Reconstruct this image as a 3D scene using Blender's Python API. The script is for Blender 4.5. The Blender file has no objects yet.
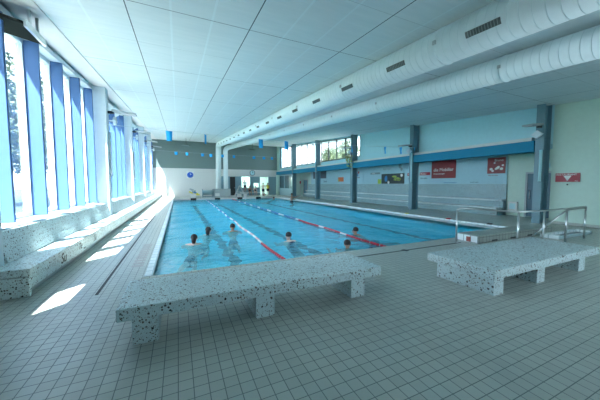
import bpy, bmesh, math, random
from mathutils import Vector, Matrix
random.seed(7)
SC = bpy.context.scene
COL = SC.collection
PI = math.pi

Y0, Y1 = -4.0, 37.5                 # back and far walls
# ---------------------------------------------------------------- camera, sky, sun, exposure
F_PX = 265.0
PITCH = math.atan(16/265.0); YAW = math.atan(122/(265/math.cos(PITCH)))
cam = bpy.data.cameras.new('camera'); camo = bpy.data.objects.new('camera', cam); COL.objects.link(camo)
cam.sensor_width = 36; cam.lens = 36*F_PX/600; cam.clip_end = 400; cam.clip_start = 0.05
camo.location = (0, 0, 1.6); camo.rotation_euler = (PI/2-PITCH, 0, -YAW)
SC.camera = camo
SC.view_settings.view_transform = 'Standard'; SC.view_settings.look = 'None'
SC.view_settings.gamma = 1; SC.view_settings.use_curve_mapping = False
SC.view_settings.exposure = 1.86
SC.cycles.max_bounces = 12; SC.cycles.diffuse_bounces = 6; SC.cycles.transparent_max_bounces = 12
SC.cycles.caustics_reflective = False; SC.cycles.caustics_refractive = False
SC.cycles.sample_clamp_indirect = 4

w = bpy.data.worlds.new('sky'); SC.world = w; w.use_nodes = True
nt = w.node_tree; bg = nt.nodes['Background']
tc = nt.nodes.new('ShaderNodeTexCoord'); mp = nt.nodes.new('ShaderNodeMapping'); mp.inputs['Scale'].default_value = (1, 1, 3)
no = nt.nodes.new('ShaderNodeTexNoise'); no.inputs['Scale'].default_value = 2.2; no.inputs['Detail'].default_value = 5
cr = nt.nodes.new('ShaderNodeValToRGB')
cr.color_ramp.elements[0].position = .35; cr.color_ramp.elements[0].color = (.66, .82, 1, 1)
cr.color_ramp.elements[1].position = .62; cr.color_ramp.elements[1].color = (.88, .95, 1.0, 1)
nt.links.new(tc.outputs['Generated'], mp.inputs[0]); nt.links.new(mp.outputs[0], no.inputs[0])
nt.links.new(no.outputs['Fac'], cr.inputs[0]); nt.links.new(cr.outputs[0], bg.inputs[0])
bg.inputs[1].default_value = 3.0

sun = bpy.data.lights.new('sun', 'SUN'); suno = bpy.data.objects.new('sun', sun); COL.objects.link(suno)
sun.energy = 34; sun.angle = math.radians(.6); sun.color = (1, .99, .97)
suno.rotation_euler = Vector((-1, -1, 2.4)).to_track_quat('Z', 'Y').to_euler()
suno.location = (-20, -20, 50)

def portal(loc, sx, sy, normal):
    l = bpy.data.lights.new('window_portal', 'AREA'); l.shape = 'RECTANGLE'; l.size = sx; l.size_y = sy
    l.cycles.is_portal = True
    o = bpy.data.objects.new('window_portal', l); COL.objects.link(o); o.location = loc
    o.rotation_euler = Vector(tuple(-c for c in normal)).to_track_quat('Z', 'Y').to_euler()
portal((-3.3, 19.5, 3.6), 7.0, 38, (1, 0, 0))
portal((14.2, 28, 5.2), 4.0, 20, (-1, 0, 0))
portal((6.7, Y0-.35, 1.95), 4.4, 2.4, (0, 1, 0))  # portal for the added window in the back wall

# ---------------------------------------------------------------- node helpers
def mat(name, col, rough=.5, metal=0, spec=.5, coat=0):
    m = bpy.data.materials.new(name); m.use_nodes = True
    b = m.node_tree.nodes['Principled BSDF']
    b.inputs['Base Color'].default_value = (*col, 1); b.inputs['Roughness'].default_value = rough
    b.inputs['Metallic'].default_value = metal; b.inputs['Specular IOR Level'].default_value = spec
    # a little natural unevenness
    N = m.node_tree.nodes; L = m.node_tree.links
    t = N.new('ShaderNodeTexCoord'); n = N.new('ShaderNodeTexNoise'); n.inputs['Scale'].default_value = 6; n.inputs['Detail'].default_value = 3
    mx = N.new('ShaderNodeMix'); mx.data_type = 'RGBA'; mx.blend_type = 'MULTIPLY'; mx.inputs[0].default_value = 1
    r = N.new('ShaderNodeValToRGB'); r.color_ramp.elements[0].color = (.93, .93, .93, 1); r.color_ramp.elements[1].color = (1.05, 1.05, 1.05, 1)
    L.new(t.outputs['Object'], n.inputs[0]); L.new(n.outputs['Fac'], r.inputs[0])
    mx.inputs[6].default_value = (*col, 1); L.new(r.outputs[0], mx.inputs[7]); L.new(mx.outputs[2], b.inputs['Base Color'])
    return m
def mth(N, L, op, a, b=None, c=None):
    n = N.new('ShaderNodeMath'); n.operation = op
    for i, v in enumerate((a, b, c)):
        if v is None: continue
        if isinstance(v, (int, float)): n.inputs[i].default_value = v
        else: L.new(v, n.inputs[i])
    return n.outputs[0]
def grid_mat(name, axes, size, off, tile, grout, gw=.006, rough=.4, var=.12, size2=None, bump=.3):
    """square tiles on two world axes, with tile-to-tile variation"""
    m = bpy.data.materials.new(name); m.use_nodes = True
    N = m.node_tree.nodes; L = m.node_tree.links; b = N['Principled BSDF']
    g = N.new('ShaderNodeNewGeometry'); s = N.new('ShaderNodeSeparateXYZ'); L.new(g.outputs['Position'], s.inputs[0])
    sz = (size, size2 or size); cells = []; ln = []
    for k in (0, 1):
        p = mth(N, L, 'DIVIDE', mth(N, L, 'SUBTRACT', s.outputs['XYZ'.index(axes[k])], off[k]), sz[k])
        cells.append(mth(N, L, 'FLOOR', p))
        fr = mth(N, L, 'FRACT', p); d = mth(N, L, 'MINIMUM', fr, mth(N, L, 'SUBTRACT', 1, fr))
        ln.append(mth(N, L, 'LESS_THAN', d, gw/sz[k]))
    lm = mth(N, L, 'MAXIMUM', ln[0], ln[1])
    cv = N.new('ShaderNodeCombineXYZ'); L.new(cells[0], cv.inputs[0]); L.new(cells[1], cv.inputs[1])
    wn = N.new('ShaderNodeTexWhiteNoise'); L.new(cv.outputs[0], wn.inputs[0])
    no = N.new('ShaderNodeTexNoise'); no.inputs['Scale'].default_value = 1.1; no.inputs['Detail'].default_value = 4; L.new(g.outputs['Position'], no.inputs[0])
    v = mth(N, L, 'ADD', mth(N, L, 'MULTIPLY', wn.outputs[0], var), mth(N, L, 'MULTIPLY', no.outputs['Fac'], .35))
    v = mth(N, L, 'ADD', v, .8 - var/2)
    mu = N.new('ShaderNodeMix'); mu.data_type = 'RGBA'; mu.blend_type = 'MULTIPLY'; mu.inputs[0].default_value = 1
    mu.inputs[6].default_value = (*tile, 1); L.new(v, mu.inputs[7])
    mx = N.new('ShaderNodeMix'); mx.data_type = 'RGBA'; L.new(lm, mx.inputs[0]); L.new(mu.outputs[2], mx.inputs[6]); mx.inputs[7].default_value = (*grout, 1)
    L.new(mx.outputs[2], b.inputs['Base Color']); b.inputs['Specular IOR Level'].default_value = .65
    rr = mth(N, L, 'ADD', mth(N, L, 'MULTIPLY', lm, .35), mth(N, L, 'MULTIPLY_ADD', no.outputs['Fac'], .12, rough-.03)); L.new(rr, b.inputs['Roughness'])
    if bump:
        bp = N.new('ShaderNodeBump'); bp.inputs['Strength'].default_value = bump; bp.inputs['Distance'].default_value = .002
        L.new(mth(N, L, 'SUBTRACT', 1, lm), bp.inputs['Height']); L.new(bp.outputs[0], b.inputs['Normal'])
    return m
def terrazzo(name, base, scale=1.0, density=.34):
    m = bpy.data.materials.new(name); m.use_nodes = True
    N = m.node_tree.nodes; L = m.node_tree.links; b = N['Principled BSDF']
    g = N.new('ShaderNodeNewGeometry')
    cur = None
    no = N.new('ShaderNodeTexNoise'); no.inputs['Scale'].default_value = 3; L.new(g.outputs['Position'], no.inputs[0])
    r0 = N.new('ShaderNodeValToRGB'); r0.color_ramp.elements[0].color = tuple(c*.85 for c in base)+(1,); r0.color_ramp.elements[1].color = tuple(min(1, c*1.1) for c in base)+(1,)
    L.new(no.outputs['Fac'], r0.inputs[0]); cur = r0.outputs[0]
    dn = N.new('ShaderNodeTexNoise'); dn.inputs['Scale'].default_value = 45; L.new(g.outputs['Position'], dn.inputs[0])
    ds = N.new('ShaderNodeVectorMath'); ds.operation = 'SCALE'; ds.inputs['Scale'].default_value = .014; L.new(dn.outputs['Color'], ds.inputs[0])
    ad = N.new('ShaderNodeVectorMath'); L.new(g.outputs['Position'], ad.inputs[0]); L.new(ds.outputs[0], ad.inputs[1])
    for sc, th, dens, c0, c1 in ((120, .42, .45, (.16, .20, .20), (.50, .56, .54)), (62, .44, density, (.02, .026, .03), (.22, .22, .19)), (34, .42, density*.8, (.012, .016, .02), (.16, .13, .11)), (20, .34, density*.3, (.012, .015, .018), (.06, .05, .045))):
        vo = N.new('ShaderNodeTexVoronoi'); vo.inputs['Scale'].default_value = sc*scale; L.new(ad.outputs[0], vo.inputs[0])
        sp = N.new('ShaderNodeSeparateColor'); L.new(vo.outputs['Color'], sp.inputs[0])
        a = mth(N, L, 'LESS_THAN', sp.outputs[0], dens)
        rad = mth(N, L, 'MULTIPLY', mth(N, L, 'MULTIPLY_ADD', sp.outputs[2], .6, .5), th)
        k = mth(N, L, 'MULTIPLY', a, mth(N, L, 'LESS_THAN', vo.outputs['Distance'], rad))
        cc = N.new('ShaderNodeMix'); cc.data_type = 'RGBA'; L.new(sp.outputs[1], cc.inputs[0]); cc.inputs[6].default_value = (*c0, 1); cc.inputs[7].default_value = (*c1, 1)
        mx = N.new('ShaderNodeMix'); mx.data_type = 'RGBA'; L.new(k, mx.inputs[0]); L.new(cur, mx.inputs[6]); L.new(cc.outputs[2], mx.inputs[7]); cur = mx.outputs[2]
    L.new(cur, b.inputs['Base Color']); b.inputs['Roughness'].default_value = .38
    return m
def emit(name, col, s):
    m = bpy.data.materials.new(name); m.use_nodes = True; b = m.node_tree.nodes['Principled BSDF']
    b.inputs['Base Color'].default_value = (*col, 1); b.inputs['Emission Color'].default_value = (*col, 1); b.inputs['Emission Strength'].default_value = s
    return m
def glass_mat(name, tint, refl=1.0):
    m = bpy.data.materials.new(name); m.use_nodes = True; N = m.node_tree.nodes; L = m.node_tree.links; N.clear()
    o = N.new('ShaderNodeOutputMaterial'); t = N.new('ShaderNodeBsdfTransparent'); t.inputs[0].default_value = (*tint, 1)
    g = N.new('ShaderNodeBsdfGlossy'); g.inputs['Roughness'].default_value = .02
    fr = N.new('ShaderNodeFresnel'); fr.inputs[0].default_value = 1.45
    x = N.new('ShaderNodeMixShader'); L.new(mth(N, L, 'MULTIPLY', fr.outputs[0], refl), x.inputs[0]); L.new(t.outputs[0], x.inputs[1]); L.new(g.outputs[0], x.inputs[2]); L.new(x.outputs[0], o.inputs[0])
    return m

M = {}
M['floor'] = grid_mat('deck_tiles', 'XY', .112, (.41, 2.05), (.48, .51, .47), (.17, .20, .20), gw=.0036, rough=.30, var=.10)
M['curb'] = grid_mat('curb_tiles', 'XZ', .15, (0, 0), (.36, .40, .37), (.10, .12, .12), gw=.005, rough=.4)
M['ceiling'] = None
M['terrazzo'] = terrazzo('pale_terrazzo', (.62, .74, .76))
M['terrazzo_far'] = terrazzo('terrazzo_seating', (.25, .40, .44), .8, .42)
M['white'] = mat('white_paint', (.70, .70, .69), .55)
M['cream'] = mat('cream_paint', (.52, .68, .60), .7)
M['upper'] = mat('upper_wall_paint', (.44, .72, .78), .7)
M['greyband'] = mat('grey_acoustic_board', (.17, .235, .235), .9)
M['steel'] = mat('painted_column_steel', (.13, .25, .30), .45)
M['col_left'] = mat('pale_column_paint', (.68, .76, .80), .55)
M['blue'] = mat('blue_beam_paint', (.0, .21, .36), .7)
M['fin'] = mat('pale_blue_fin_paint', (.06, .145, .33), .6)
M['frame'] = mat('window_frame_white', (.60, .70, .76), .4)
M['dframe'] = mat('dark_window_frame', (.04, .06, .07), .45)
M['duct'] = mat('duct_sheet_metal', (.86, .95, .96), .42)
M['vent'] = mat('vent_grille', (.07, .09, .09), .6)
M['vslat'] = mat('vent_slat_grey', (.20, .25, .25), .6)
M['dark'] = mat('dark_plastic', (.02, .022, .025), .5)
M['chrome'] = mat('brushed_stainless', (.55, .58, .58), .28, 1)
M['red'] = mat('red_sign', (.30, .003, .02), .45)
M['dred'] = mat('dark_red_sign', (.20, .002, .006), .45)
M['letter'] = mat('white_lettering', (.8, .82, .8), .5)
M['poster'] = mat('pale_blue_board', (.33, .55, .63), .5)
M['flag'] = mat('bright_blue_flag', (.0, .36, .78), .6)
M['rope'] = mat('rope', (.5, .6, .6), .7)
M['skin'] = mat('skin', (.55, .33, .24), .5)
M['hair'] = mat('dark_hair', (.018, .014, .012), .5)
M['navy'] = mat('navy_swimwear', (.012, .02, .05), .6)
M['fred'] = mat('red_float', (.55, .02, .05), .35)
M['fblue'] = mat('blue_float', (.01, .16, .45), .35)
M['fwhite'] = mat('white_float', (.75, .78, .78), .35)
M['fpink'] = mat('faded_pink_float', (.70, .42, .45), .4)
M['glass'] = glass_mat('window_glass', (.93, .97, .985), .7)
M['dglass'] = mat('door_glass', (.02, .10, .15), .45)
M['slot'] = mat('drain_slot', (.03, .035, .04), .6)
M['yellow'] = mat('yellow_foam', (.75, .65, .08), .6)
M['leafy'] = mat('yellow_green_leaves', (.48, .42, .05), .7)
M['concrete'] = mat('grey_plinth', (.38, .43, .45), .7)
M['bgpanel'] = mat('blue_grey_panel', (.22, .36, .42), .5)
M['poolfloor'] = grid_mat('pool_mosaic', 'XY', .15, (0, 0), (.16, .92, 1.0), (.12, .78, .88), gw=.008, rough=.5, bump=0)
M['poolwall'] = mat('pool_wall_tile', (.25, .70, .78), .4)
M['gutter'] = grid_mat('gutter_tiles', 'XY', .25, (.05, 0), (.80, .88, .90), (.45, .58, .62), gw=.014, rough=.4)
M['line'] = mat('dark_lane_tile', (.004, .014, .02), .6)

def ceiling_mat():
    m = bpy.data.materials.new('ceiling_panels'); m.use_nodes = True; N = m.node_tree.nodes; L = m.node_tree.links; b = N['Principled BSDF']
    g = N.new('ShaderNodeNewGeometry'); s = N.new('ShaderNodeSeparateXYZ'); L.new(g.outputs['Position'], s.inputs[0])
    def line(ax, size, off, wd):
        fr = mth(N, L, 'FRACT', mth(N, L, 'DIVIDE', mth(N, L, 'SUBTRACT', s.outputs[ax], off), size))
        d = mth(N, L, 'MINIMUM', fr, mth(N, L, 'SUBTRACT', 1, fr)); return mth(N, L, 'LESS_THAN', d, wd/size)
    a = line(0, 2.18, -.77, .011); c = line(1, 3.5, 5.55, .008); e = line(1, 3.5, 7.3, .004)
    f = line(0, 2.18/3, -.77, .02)
    no = N.new('ShaderNodeTexNoise'); no.inputs['Scale'].default_value = 1.5; no.inputs['Detail'].default_value = 5
    mp = N.new('ShaderNodeMapping'); mp.inputs['Scale'].default_value = (.7, 6, 1); L.new(g.outputs['Position'], mp.inputs[0]); L.new(mp.outputs[0], no.inputs[0])
    r = N.new('ShaderNodeValToRGB'); r.color_ramp.elements[0].position = .3; r.color_ramp.elements[0].color = (.60, .67, .68, 1); r.color_ramp.elements[1].position = .7; r.color_ramp.elements[1].color = (.66, .72, .725, 1)
    L.new(no.outputs['Fac'], r.inputs[0])
    x1 = N.new('ShaderNodeMix'); x1.data_type = 'RGBA'; L.new(mth(N, L, 'MULTIPLY', f, .5), x1.inputs[0]); L.new(r.outputs[0], x1.inputs[6]); x1.inputs[7].default_value = (.72, .82, .84, 1)
    x2 = N.new('ShaderNodeMix'); x2.data_type = 'RGBA'; L.new(mth(N, L, 'MAXIMUM', mth(N, L, 'MAXIMUM', a, c), mth(N, L, 'MULTIPLY', e, .5)), x2.inputs[0]); L.new(x1.outputs[2], x2.inputs[6]); x2.inputs[7].default_value = (.07, .10, .11, 1)
    L.new(x2.outputs[2], b.inputs['Base Color']); b.inputs['Roughness'].default_value = .6
    return m
M['ceiling'] = ceiling_mat()
def water_mat():
    m = bpy.data.materials.new('pool_water'); m.use_nodes = True; N = m.node_tree.nodes; L = m.node_tree.links; N.clear()
    o = N.new('ShaderNodeOutputMaterial'); t = N.new('ShaderNodeBsdfTransparent'); t.inputs[0].default_value = (.08, .88, 1.0, 1)
    g = N.new('ShaderNodeBsdfGlossy'); g.inputs['Roughness'].default_value = .05; g.inputs[0].default_value = (.72, .95, 1, 1)
    ge = N.new('ShaderNodeNewGeometry')
    def nz(scale, sx, sy, det):
        mp = N.new('ShaderNodeMapping'); mp.inputs['Scale'].default_value = (sx, sy, 1); L.new(ge.outputs['Position'], mp.inputs[0])
        n = N.new('ShaderNodeTexNoise'); n.inputs['Scale'].default_value = scale; n.inputs['Detail'].default_value = det; n.inputs['Distortion'].default_value = .6
        L.new(mp.outputs[0], n.inputs[0]); return n.outputs['Fac']
    h = mth(N, L, 'ADD', nz(1.3, 1, 1.5, 2), mth(N, L, 'ADD', mth(N, L, 'MULTIPLY', nz(4.2, .9, 1.5, 3), .42), mth(N, L, 'MULTIPLY', nz(11, .8, 1.6, 2), .12)))
    bp = N.new('ShaderNodeBump'); bp.inputs['Strength'].default_value = 1; bp.inputs['Distance'].default_value = .15; L.new(h, bp.inputs['Height'])
    fr = N.new('ShaderNodeFresnel'); fr.inputs[0].default_value = 1.33; L.new(bp.outputs[0], fr.inputs['Normal']); L.new(bp.outputs[0], g.inputs['Normal'])
    x = N.new('ShaderNodeMixShader'); df = N.new('ShaderNodeBsdfDiffuse'); df.inputs[0].default_value = (.0, .50, .82, 1)
    bx_ = N.new('ShaderNodeMixShader'); bx_.inputs[0].default_value = .22; L.new(t.outputs[0], bx_.inputs[1]); L.new(df.outputs[0], bx_.inputs[2])
    L.new(mth(N, L, 'MULTIPLY', fr.outputs[0], .46), x.inputs[0]); L.new(bx_.outputs[0], x.inputs[1]); L.new(g.outputs[0], x.inputs[2]); L.new(x.outputs[0], o.inputs[0])
    return m
M['water'] = water_mat()

# ---------------------------------------------------------------- mesh helpers (world coordinates)
def tag(o, label=None, cat=None, group=None, kind=None):
    if label: o['label'] = label
    if cat: o['category'] = cat
    if group: o['group'] = group
    if kind: o['kind'] = kind
    return o
def wloc(p):
    v = Vector((0, 0, 0))
    while p is not None:
        v += p.location; p = p.parent
    return v
def empty(name, loc, label=None, cat=None, group=None, kind=None):
    o = bpy.data.objects.new(name, None); COL.objects.link(o); o.location = loc; o.empty_display_size = .1
    return tag(o, label, cat, group, kind)
class MB:
    def __init__(s): s.v = []; s.f = []; s.sm = []
    def add(s, vs, fs, smooth=False):
        n = len(s.v); s.v += [tuple(p) for p in vs]; s.f += [tuple(i+n for i in f) for f in fs]; s.sm += [smooth]*len(fs); return s
    def box(s, x0, x1, y0, y1, z0, z1, zt=None):
        """zt: function y -> top z (sloping tops)"""
        t0 = zt(y0) if zt else z1; t1 = zt(y1) if zt else z1
        vs = [(x0, y0, z0), (x1, y0, z0), (x1, y1, z0), (x0, y1, z0), (x0, y0, t0), (x1, y0, t0), (x1, y1, t1), (x0, y1, t1)]
        return s.add(vs, [(0, 3, 2, 1), (4, 5, 6, 7), (0, 1, 5, 4), (1, 2, 6, 5), (2, 3, 7, 6), (3, 0, 4, 7)])
    def hexa(s, vs): return s.add(vs, [(0, 3, 2, 1), (4, 5, 6, 7), (0, 1, 5, 4), (1, 2, 6, 5), (2, 3, 7, 6), (3, 0, 4, 7)])
    def prism_y(s, prof, y0, y1):
        n = len(prof); vs = [(x, y0, z) for x, z in prof]+[(x, y1, z) for x, z in prof]
        fs = [tuple(range(n)), tuple(range(2*n-1, n-1, -1))]+[(i, i+n, (i+1) % n+n, (i+1) % n) for i in range(n)]
        return s.add(vs, fs)
    def prism_x(s, prof, x0, x1):
        n = len(prof); vs = [(x0, y, z) for y, z in prof]+[(x1, y, z) for y, z in prof]
        fs = [tuple(range(n)), tuple(range(2*n-1, n-1, -1))]+[(i, i+n, (i+1) % n+n, (i+1) % n) for i in range(n)]
        return s.add(vs, fs)
    def tube(s, pts, r, seg=10, closed=False, cap=True):
        pts = [Vector(p) for p in pts]; n = len(pts); rr = r if isinstance(r, (list, tuple)) else [r]*n
        vs = []; up = None
        for i, p in enumerate(pts):
            d = (pts[min(i+1, n-1)]-pts[max(i-1, 0)]).normalized()
            if up is None:
                up = Vector((0, 0, 1)) if abs(d.z) < .9 else Vector((1, 0, 0))
            a = d.cross(up).normalized(); b = a.cross(d).normalized(); up = b
            for k in range(seg):
                t = 2*PI*k/seg; vs.append(p+(a*math.cos(t)+b*math.sin(t))*rr[i])
        fs = [(i*seg+k, i*seg+(k+1) % seg, (i+1)*seg+(k+1) % seg, (i+1)*seg+k) for i in range(n-1) for k in range(seg)]
        s.add(vs, fs, True)
        if cap:
            m = len(s.v)-n*seg; s.f += [tuple(m+k for k in range(seg))[::-1], tuple(m+(n-1)*seg+k for k in range(seg))]; s.sm += [False, False]
        return s
    def ball(s, c, rx, ry, rz, seg=14, rings=8, zmin=-1.0):
        vs = []; fs = []
        for i in range(rings+1):
            a = -PI/2+PI*i/rings; zz = max(math.sin(a), zmin)
            for k in range(seg):
                t = 2*PI*k/seg; vs.append((c[0]+rx*math.cos(a)*math.cos(t), c[1]+ry*math.cos(a)*math.sin(t), c[2]+rz*zz))
        fs = [(i*seg+k, i*seg+(k+1) % seg, (i+1)*seg+(k+1) % seg, (i+1)*seg+k) for i in range(rings) for k in range(seg)]
        return s.add(vs, fs, True)
    def build(s, name, m, parent=None, bevel=0, xf=None):
        me = bpy.data.meshes.new(name); o = bpy.data.objects.new(name, me); COL.objects.link(o)
        off = wloc(parent)
        vs = [Vector(p) for p in s.v]
        if xf: vs = [xf @ p for p in vs]
        if parent is None:  # origin at the foot of the thing
            x = [p.x for p in vs]; y = [p.y for p in vs]; z = [p.z for p in vs]
            off = Vector(((min(x)+max(x))/2, (min(y)+max(y))/2, min(z))); o.location = off
        me.from_pydata([p-off for p in vs], [], s.f); me.update()
        bm = bmesh.new(); bm.from_mesh(me); bmesh.ops.remove_doubles(bm, verts=bm.verts, dist=1e-6)
        bmesh.ops.recalc_face_normals(bm, faces=bm.faces)
        bm.to_mesh(me); bm.free()
        sm = s.sm
        if len(me.polygons) == len(sm):
            for p, q in zip(me.polygons, sm): p.use_smooth = q
        elif any(sm):
            for p in me.polygons: p.use_smooth = True
        me.materials.append(m)
        o.parent = parent
        if bevel:
            bv = o.modifiers.new('bevel', 'BEVEL'); bv.width = bevel; bv.segments = 2; bv.limit_method = 'ANGLE'
        return o
def struct(name, mb, m, bevel=0, parent=None):
    o = mb.build(name, m, parent, bevel)
    if parent is None: o['kind'] = 'structure'
    return o
def text_mesh(name, txt, size, m, parent, origin, right, up, depth=.004, align='LEFT'):
    cu = bpy.data.curves.new('txt', 'FONT'); cu.body = txt; cu.size = size; cu.extrude = depth/2; cu.align_x = align
    o = bpy.data.objects.new('txt', cu); COL.objects.link(o)
    me = bpy.data.meshes.new_from_object(o.evaluated_get(bpy.context.evaluated_depsgraph_get()))
    bpy.data.objects.remove(o)
    R = Vector(right).normalized(); U = Vector(up).normalized(); Nn = R.cross(U); off = wloc(parent)
    for v in me.vertices: v.co = Vector(origin)+R*v.co.x+U*v.co.y+Nn*v.co.z-off
    me.materials.clear(); me.materials.append(m)
    q = bpy.data.objects.new(name, me); COL.objects.link(q); q.parent = parent
    return q

S = .074
def zc(y): return 4.34+S*y          # ceiling height
Y0, Y1 = -4.0, 37.5                 # back and far walls
XL, XR = -3.0, 13.75
PX0, PX1, PY0, PY1 = -.45, 10.55, 5.2, 30.2   # pool water
GX = 11.2                           # outer edge of the right gutter
NX = 15.5                           # wall behind the seating niche
COLY_R = [5.55, 12.0, 18.25, 24.6, 30.9]
COLY_L = [5.0, 12.3, 18.5, 24.7, 30.9]

# ---------------------------------------------------------------- floor, pool
fl = MB()
def slab(x0, x1, y0, y1): fl.box(x0, x1, y0, y1, -.3, 0)
slab(-3.3, PX0, Y0, Y1+4); slab(PX0, 16.2, Y0, PY0); slab(PX0, 16.2, PY1, Y1+4); slab(GX, 16.2, PY0, PY1)
struct('floor', fl, M['floor'])
pb = MB(); zb = -.58
pb.box(PX0-.1, PX1+.1, PY0-.1, PY1+.1, zb-.1, zb)
struct('pool_floor', pb, M['poolfloor'])
pw = MB()
pw.box(PX0-.02, PX0, PY0, PY1, zb, -.02); pw.box(PX1, PX1+.02, PY0, PY1, zb, -.07)
pw.box(PX0, PX1, PY0-.02, PY0, zb, -.02); pw.box(PX0, PX1, PY1, PY1+.02, zb, -.02)
struct('pool_wall', pw, M['poolwall'])
gt = MB(); gt.box(PX1, GX, PY0, PY1, -.2, -.055)
gt.box(GX-.07, GX, PY0, PY1, -.055, .004)
struct('trim_gutter', gt, M['gutter'])
cp = MB(); cp.box(PX0-.12, PX0+.01, PY0, PY1, -.02, .006)
struct('trim_pool_edge_left', cp, M['gutter'])
cp = MB(); cp.box(PX0-.05, GX, PY1-.02, PY1+.28, -.1, .03)
struct('trim_pool_edge_far', cp, M['white'], .01)
wt = MB()
nx_, ny_ = 110, 250
vs = []; 
for j in range(ny_+1):
    for i in range(nx_+1):
        x = PX0+(PX1-PX0)*i/nx_; y = PY0+(PY1-PY0)*j/ny_
        z = -.10+.008*math.sin(x*2.1+y*1.3)+.006*math.sin(y*3.1-x*1.7)+.004*math.sin(x*5.3+2*math.sin(y*2.2))
        vs.append((x, y, z))
fs = [(j*(nx_+1)+i, j*(nx_+1)+i+1, (j+1)*(nx_+1)+i+1, (j+1)*(nx_+1)+i) for j in range(ny_) for i in range(nx_)]
wt.add(vs, fs, True); water = wt.build('pool_water', M['water']); tag(water, kind='structure')
# lane lines on the pool floor
for k, x in enumerate((1.4, 3.9, 6.4, 8.9)):
    l = MB(); pts = []
    a = 7.0 if k != 0 else 6.6; yy = a; L_ = []; R_ = []
    while yy < 28.5:
        wob = .05*math.sin(yy*5.1+k)+.04*math.sin(yy*11.3+2*k); wd = .15+.03*math.sin(yy*7.7+k)
        L_.append((x+wob-wd, yy)); R_.append((x+wob+wd, yy)); yy += .12
    n = len(L_); vs = [(p[0], p[1], zb+.004) for p in L_]+[(p[0], p[1], zb+.004) for p in R_]
    l.add(vs, [(i, i+n, i+n+1, i+1) for i in range(n-1)])
    l.box(x-.55, x+.55, a-.15, a+.15, zb, zb+.005); l.box(x-.5, x+.5, 28.4, 28.7, zb, zb+.005)
    struct('trim_lane_line', l, M['line'])
# drain channels in the deck
d = MB(); d.box(-1.13, -1.09, 4.62, Y1-1.5, 0, .0045); struct('trim_drain_left', d, M['slot'])
d = MB(); d.box(3.2, 7.0, 4.66, 4.70, 0, .0045); d.box(4.9, 5.0, 4.60, 4.76, 0, .005); struct('trim_drain_near', d, M['slot'])

# ---------------------------------------------------------------- walls and ceiling
c = MB(); c.hexa([(-3.3, Y0, zc(Y0)), (16.2, Y0, zc(Y0)), (16.2, Y1+4, zc(Y1+4)), (-3.3, Y1+4, zc(Y1+4)), (-3.3, Y0, zc(Y0)+.3), (16.2, Y0, zc(Y0)+.3), (16.2, Y1+4, zc(Y1+4)+.3), (-3.3, Y1+4, zc(Y1+4)+.3)])
struct('ceiling', c, M['ceiling'])
c = MB(); c.hexa([(-2.72, Y0, zc(Y0)-.025), (-2.22, Y0, zc(Y0)-.025), (-2.22, Y1, zc(Y1)-.025), (-2.72, Y1, zc(Y1)-.025), (-2.72, Y0, zc(Y0)), (-2.22, Y0, zc(Y0)), (-2.22, Y1, zc(Y1)), (-2.72, Y1, zc(Y1))])
struct('trim_ceiling_edge', c, M['white'])
BX0, BX1, BZ0, BZ1 = 4.6, 8.8, .8, 3.1
struct('wall_back', MB().box(-3.3, BX0, Y0-.2, Y0, 0, 5.0, lambda y: zc(y)+.05).box(BX1, 16.2, Y0-.2, Y0, 0, 5.0, lambda y: zc(y)+.05).box(BX0, BX1, Y0-.2, Y0, 0, BZ0).box(BX0, BX1, Y0-.2, Y0, BZ1, 5.0, lambda y: zc(y)+.05), M['upper'])
root = empty('window_11', ((BX0+BX1)/2, Y0, BZ0), kind='structure')  # added window behind the camera, unseen, brightens the foreground
f = MB(); bs = (BX1-BX0-.1)/3
for k in range(4): f.box(BX0+bs*k, BX0+.1+bs*k, Y0-.15, Y0-.05, BZ0, BZ1)
f.box(BX0, BX1, Y0-.15, Y0-.05, BZ0, BZ0+.08).box(BX0, BX1, Y0-.15, Y0-.05, BZ1-.08, BZ1).build('window_frame', M['frame'], root)
for k in range(3): MB().box(BX0+.1+bs*k, BX0+bs*(k+1), Y0-.11, Y0-.10, BZ0+.08, BZ1-.08).build('pane', M['glass'], root)
# left wall: parapet under the windows, solid part beside the camera
lw = MB(); lw.box(-3.3, -3.0, -4.0, Y1, 0, .88)
lw.box(-3.3, -3.0, -4.0, 2.6, .88, 0, zc); lw.box(-3.3, -3.0, 3.7, 5.0, .88, 0, zc); lw.box(-3.3, -3.0, 2.6, 3.7, .88, 3.1)
struct('wall_left', lw, M['white'])
h = MB()
h.hexa([(-3.12, -4, zc(-4)-.30), (-2.98, -4, zc(-4)-.30), (-2.98, Y1, zc(Y1)-.30), (-3.12, Y1, zc(Y1)-.30), (-3.12, -4, zc(-4)), (-2.98, -4, zc(-4)), (-2.98, Y1, zc(Y1)), (-3.12, Y1, zc(Y1))])
h.hexa([(-2.98, 4.9, zc(4.9)-.20), (-2.76, 4.9, zc(4.9)-.20), (-2.76, Y1, zc(Y1)-.20), (-2.98, Y1, zc(Y1)-.20), (-2.98, 4.9, zc(4.9)-.07), (-2.76, 4.9, zc(4.9)-.07), (-2.76, Y1, zc(Y1)-.07), (-2.98, Y1, zc(Y1)-.07)])
struct('trim_window_head_left', h, M['frame'])
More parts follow.
